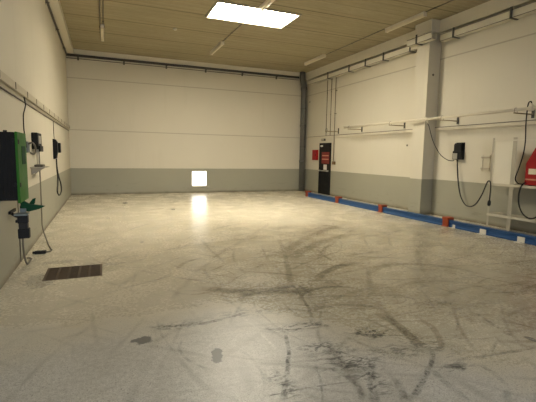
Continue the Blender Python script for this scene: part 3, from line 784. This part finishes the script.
t = thing('small_battery_charger', 'small black charger with grey face above the little shelf', 'charger', (XL, 8.2, 1.62))
b = B(); bx(b, XL+.001, XL+.10, 8.05, 8.52, 1.64, 1.93, .012); c_ = part('case', b, M['black'], t)
b = B(); bx(b, XL+.1005, XL+.108, 8.12, 8.36, 1.74, 1.88, .003); part('display', b, M['silver'], c_, 'grey display')
b = B(); bx(b, XL+.1005, XL+.13, 8.08, 8.46, 1.60, 1.70, .01); part('lower_case', b, M['black'], t)
b = B(); tube(b, [(XL+.06, 8.25, 1.6395), (XL+.06, 8.25, 1.37)], .018, 8); part('lead', b, M['pad'], t, 'white lead')

t = thing('wall_shelf', 'little grey shelf on the left wall under the small charger', 'shelf', (XL, 8.0, 1.31))
b = B(); bx(b, XL+.001, XL+.22, 7.75, 8.45, 1.318, 1.334, .004); part('board', b, M['tray'], t)
for y in (7.9, 8.3):
    b = B(); prism(b, [(XL+.001, 1.3175), (XL+.17, 1.3175), (XL+.001, 1.20)], 'y', y-.006, y+.006); part('support', b, M['tray'], t)
b = B(); bx(b, XL+.04, XL+.17, 7.95, 8.25, 1.3345, 1.375, .01)
solo('junction_box', b, M['greycable'], 'small grey box lying on the little wall shelf', 'box', (XL+.1, 8.1, 1.3345))

t = thing('charging_cable', 'thin cable hanging below the little shelf to a plug on the floor', 'cable', (XL+.05, 8.35, 1.2))
b = B(); tube(b, [(XL+.05, 8.50, 1.62), (XL+.05, 8.50, 1.3), (XL+.05, 8.50, .9), (XL+.05, 8.48, .45), (XL+.06, 8.40, .22), (XL+.12, 8.2, .08), (XL+.22, 7.75, .015), (XL+.30, 7.35, .013), (XL+.33, 7.22, .013), (XL+.31, 7.12, .013), (XL+.27, 7.08, .018)], .011, 8, 6); part('cable', b, M['greycable'], t)
b = B(); bx(b, XL+.11, XL+.27, 7.03, 7.12, .001, .045, .010); bx(b, XL+.08, XL+.1095, 7.05, 7.10, .008, .036); part('plug', b, M['black'], t)

t = thing('wall_handset_charger', 'tall narrow black charger on the left wall near the far corner', 'charger', (XL, 11.4, 1.4))
b = B(); prism(b, [(XL+.001, 1.42), (XL+.07, 1.44), (XL+.10, 1.62), (XL+.10, 1.84), (XL+.06, 1.91), (XL+.001, 1.92)], 'y', 11.25, 11.45); part('case', b, M['black'], t)
b = B(); bx(b, XL+.03, XL+.15, 11.46, 11.66, 1.58, 1.83, .015); part('grip', b, M['black'], t)
b = B(); tube(b, [(XL+.03, 11.35, 1.9205), (XL+.02, 11.4, 2.1), (XL+.02, 11.42, 2.36)], .008, 6, 4); part('supply_lead', b, M['greycable'], t)
b = B(); tube(b, [(XL+.06, 11.35, 1.425), (XL+.06, 11.36, 1.20), (XL+.07, 11.38, .98), (XL+.08, 11.20, .80), (XL+.08, 11.05, .62), (XL+.10, 11.25, .52), (XL+.12, 11.55, .60), (XL+.11, 11.62, .78), (XL+.08, 11.50, .98), (XL+.06, 11.41, 1.2), (XL+.055, 11.40, 1.43)], .016, 8, 6)
solo('charging_cable', b, M['rubber'], 'black cable loop hanging below the tall narrow charger', 'cable', (XL+.06, 11.35, 1.42))

# ------------------------------------------------------------------ floor drain
t = thing('floor_drain', 'rusty brown rectangular drain grate in the floor near the left wall', 'drain', ((DX0+DX1)/2, (DY0+DY1)/2, 0))
b = B(); bx(b, DX0, DX1, DY0, DY1, -.19, -.06); part('pit', b, M['pit'], t)
b = B(); g = .03
for (x0, x1, y0, y1) in ((DX0+.001, DX0+g, DY0+.001, DY1-.001), (DX1-g, DX1-.001, DY0+.001, DY1-.001), (DX0+g, DX1-g, DY0+.001, DY0+g), (DX0+g, DX1-g, DY1-g, DY1-.001)):
    bx(b, x0, x1, y0, y1, -.05, -.001)
part('frame', b, M['rust'], t)
b = B()
n = 5
for i in range(1, n):
    x = DX0 + g + (DX1-DX0-2*g)*i/n; bx(b, x-.013, x+.013, DY0+g, DY1-g, -.04, -.002)
for j in range(1, 15):
    y = DY0 + g + (DY1-DY0-2*g)*j/15; bx(b, DX0+g, DX1-g, y-.008, y+.008, -.045, -.006)
part('grate', b, M['rust'], t)

# ------------------------------------------------------------------ light
w = bpy.data.worlds.new('World'); S.world = w; w.use_nodes = True
wn_ = w.node_tree; bg = wn_.nodes['Background']
tc = wn_.nodes.new('ShaderNodeTexCoord'); sp = wn_.nodes.new('ShaderNodeSeparateXYZ'); wn_.links.new(tc.outputs['Generated'], sp.inputs[0])
cr = wn_.nodes.new('ShaderNodeValToRGB'); wn_.links.new(sp.outputs[2], cr.inputs[0])
cr.color_ramp.elements[0].color = (.88, .93, 1.0, 1); cr.color_ramp.elements[1].color = (.70, .82, 1.0, 1)
wn_.links.new(cr.outputs[0], bg.inputs[0]); bg.inputs[1].default_value = 3.7
def area(name, loc, rot, sx, sy, energy, col, portal=False):
    l = bpy.data.lights.new(name, 'AREA'); l.shape = 'RECTANGLE'; l.size = sx; l.size_y = sy
    l.energy = energy; l.color = col
    if portal: l.cycles.is_portal = True
    o = bpy.data.objects.new(name, l); COL.objects.link(o); o.location = loc; o.rotation_euler = rot
    return o
area('gate_daylight', ((GX0+GX1)/2, YF-.1, GZ/2), (math.radians(90), 0, 0), GX1-GX0-.05, GZ-.05, 1, (1, 1, 1), True)

# ------------------------------------------------------------------ camera
cam = bpy.data.cameras.new('Camera'); co = bpy.data.objects.new('Camera', cam); COL.objects.link(co)
rr = Vector((0.92535962, -0.37872117, 0.01672889)); uu = Vector((0.0274487, 0.11095017, 0.99344684)); ff = Vector((0.37809542, 0.9188364, -0.11306421))
mw = Matrix.Identity(4)
for i in range(3):
    mw[i][0] = rr[i]; mw[i][1] = uu[i]; mw[i][2] = -ff[i]
mw[2][3] = 1.6
co.matrix_world = mw
cam.sensor_width = 36; cam.lens = 400.078 / 536 * 36; cam.clip_start = .05
S.camera = co
S.view_settings.view_transform = 'Standard'; S.view_settings.look = 'None'
S.view_settings.gamma = 1; S.view_settings.use_curve_mapping = False
S.view_settings.exposure = 1.08
S.cycles.diffuse_bounces = 8
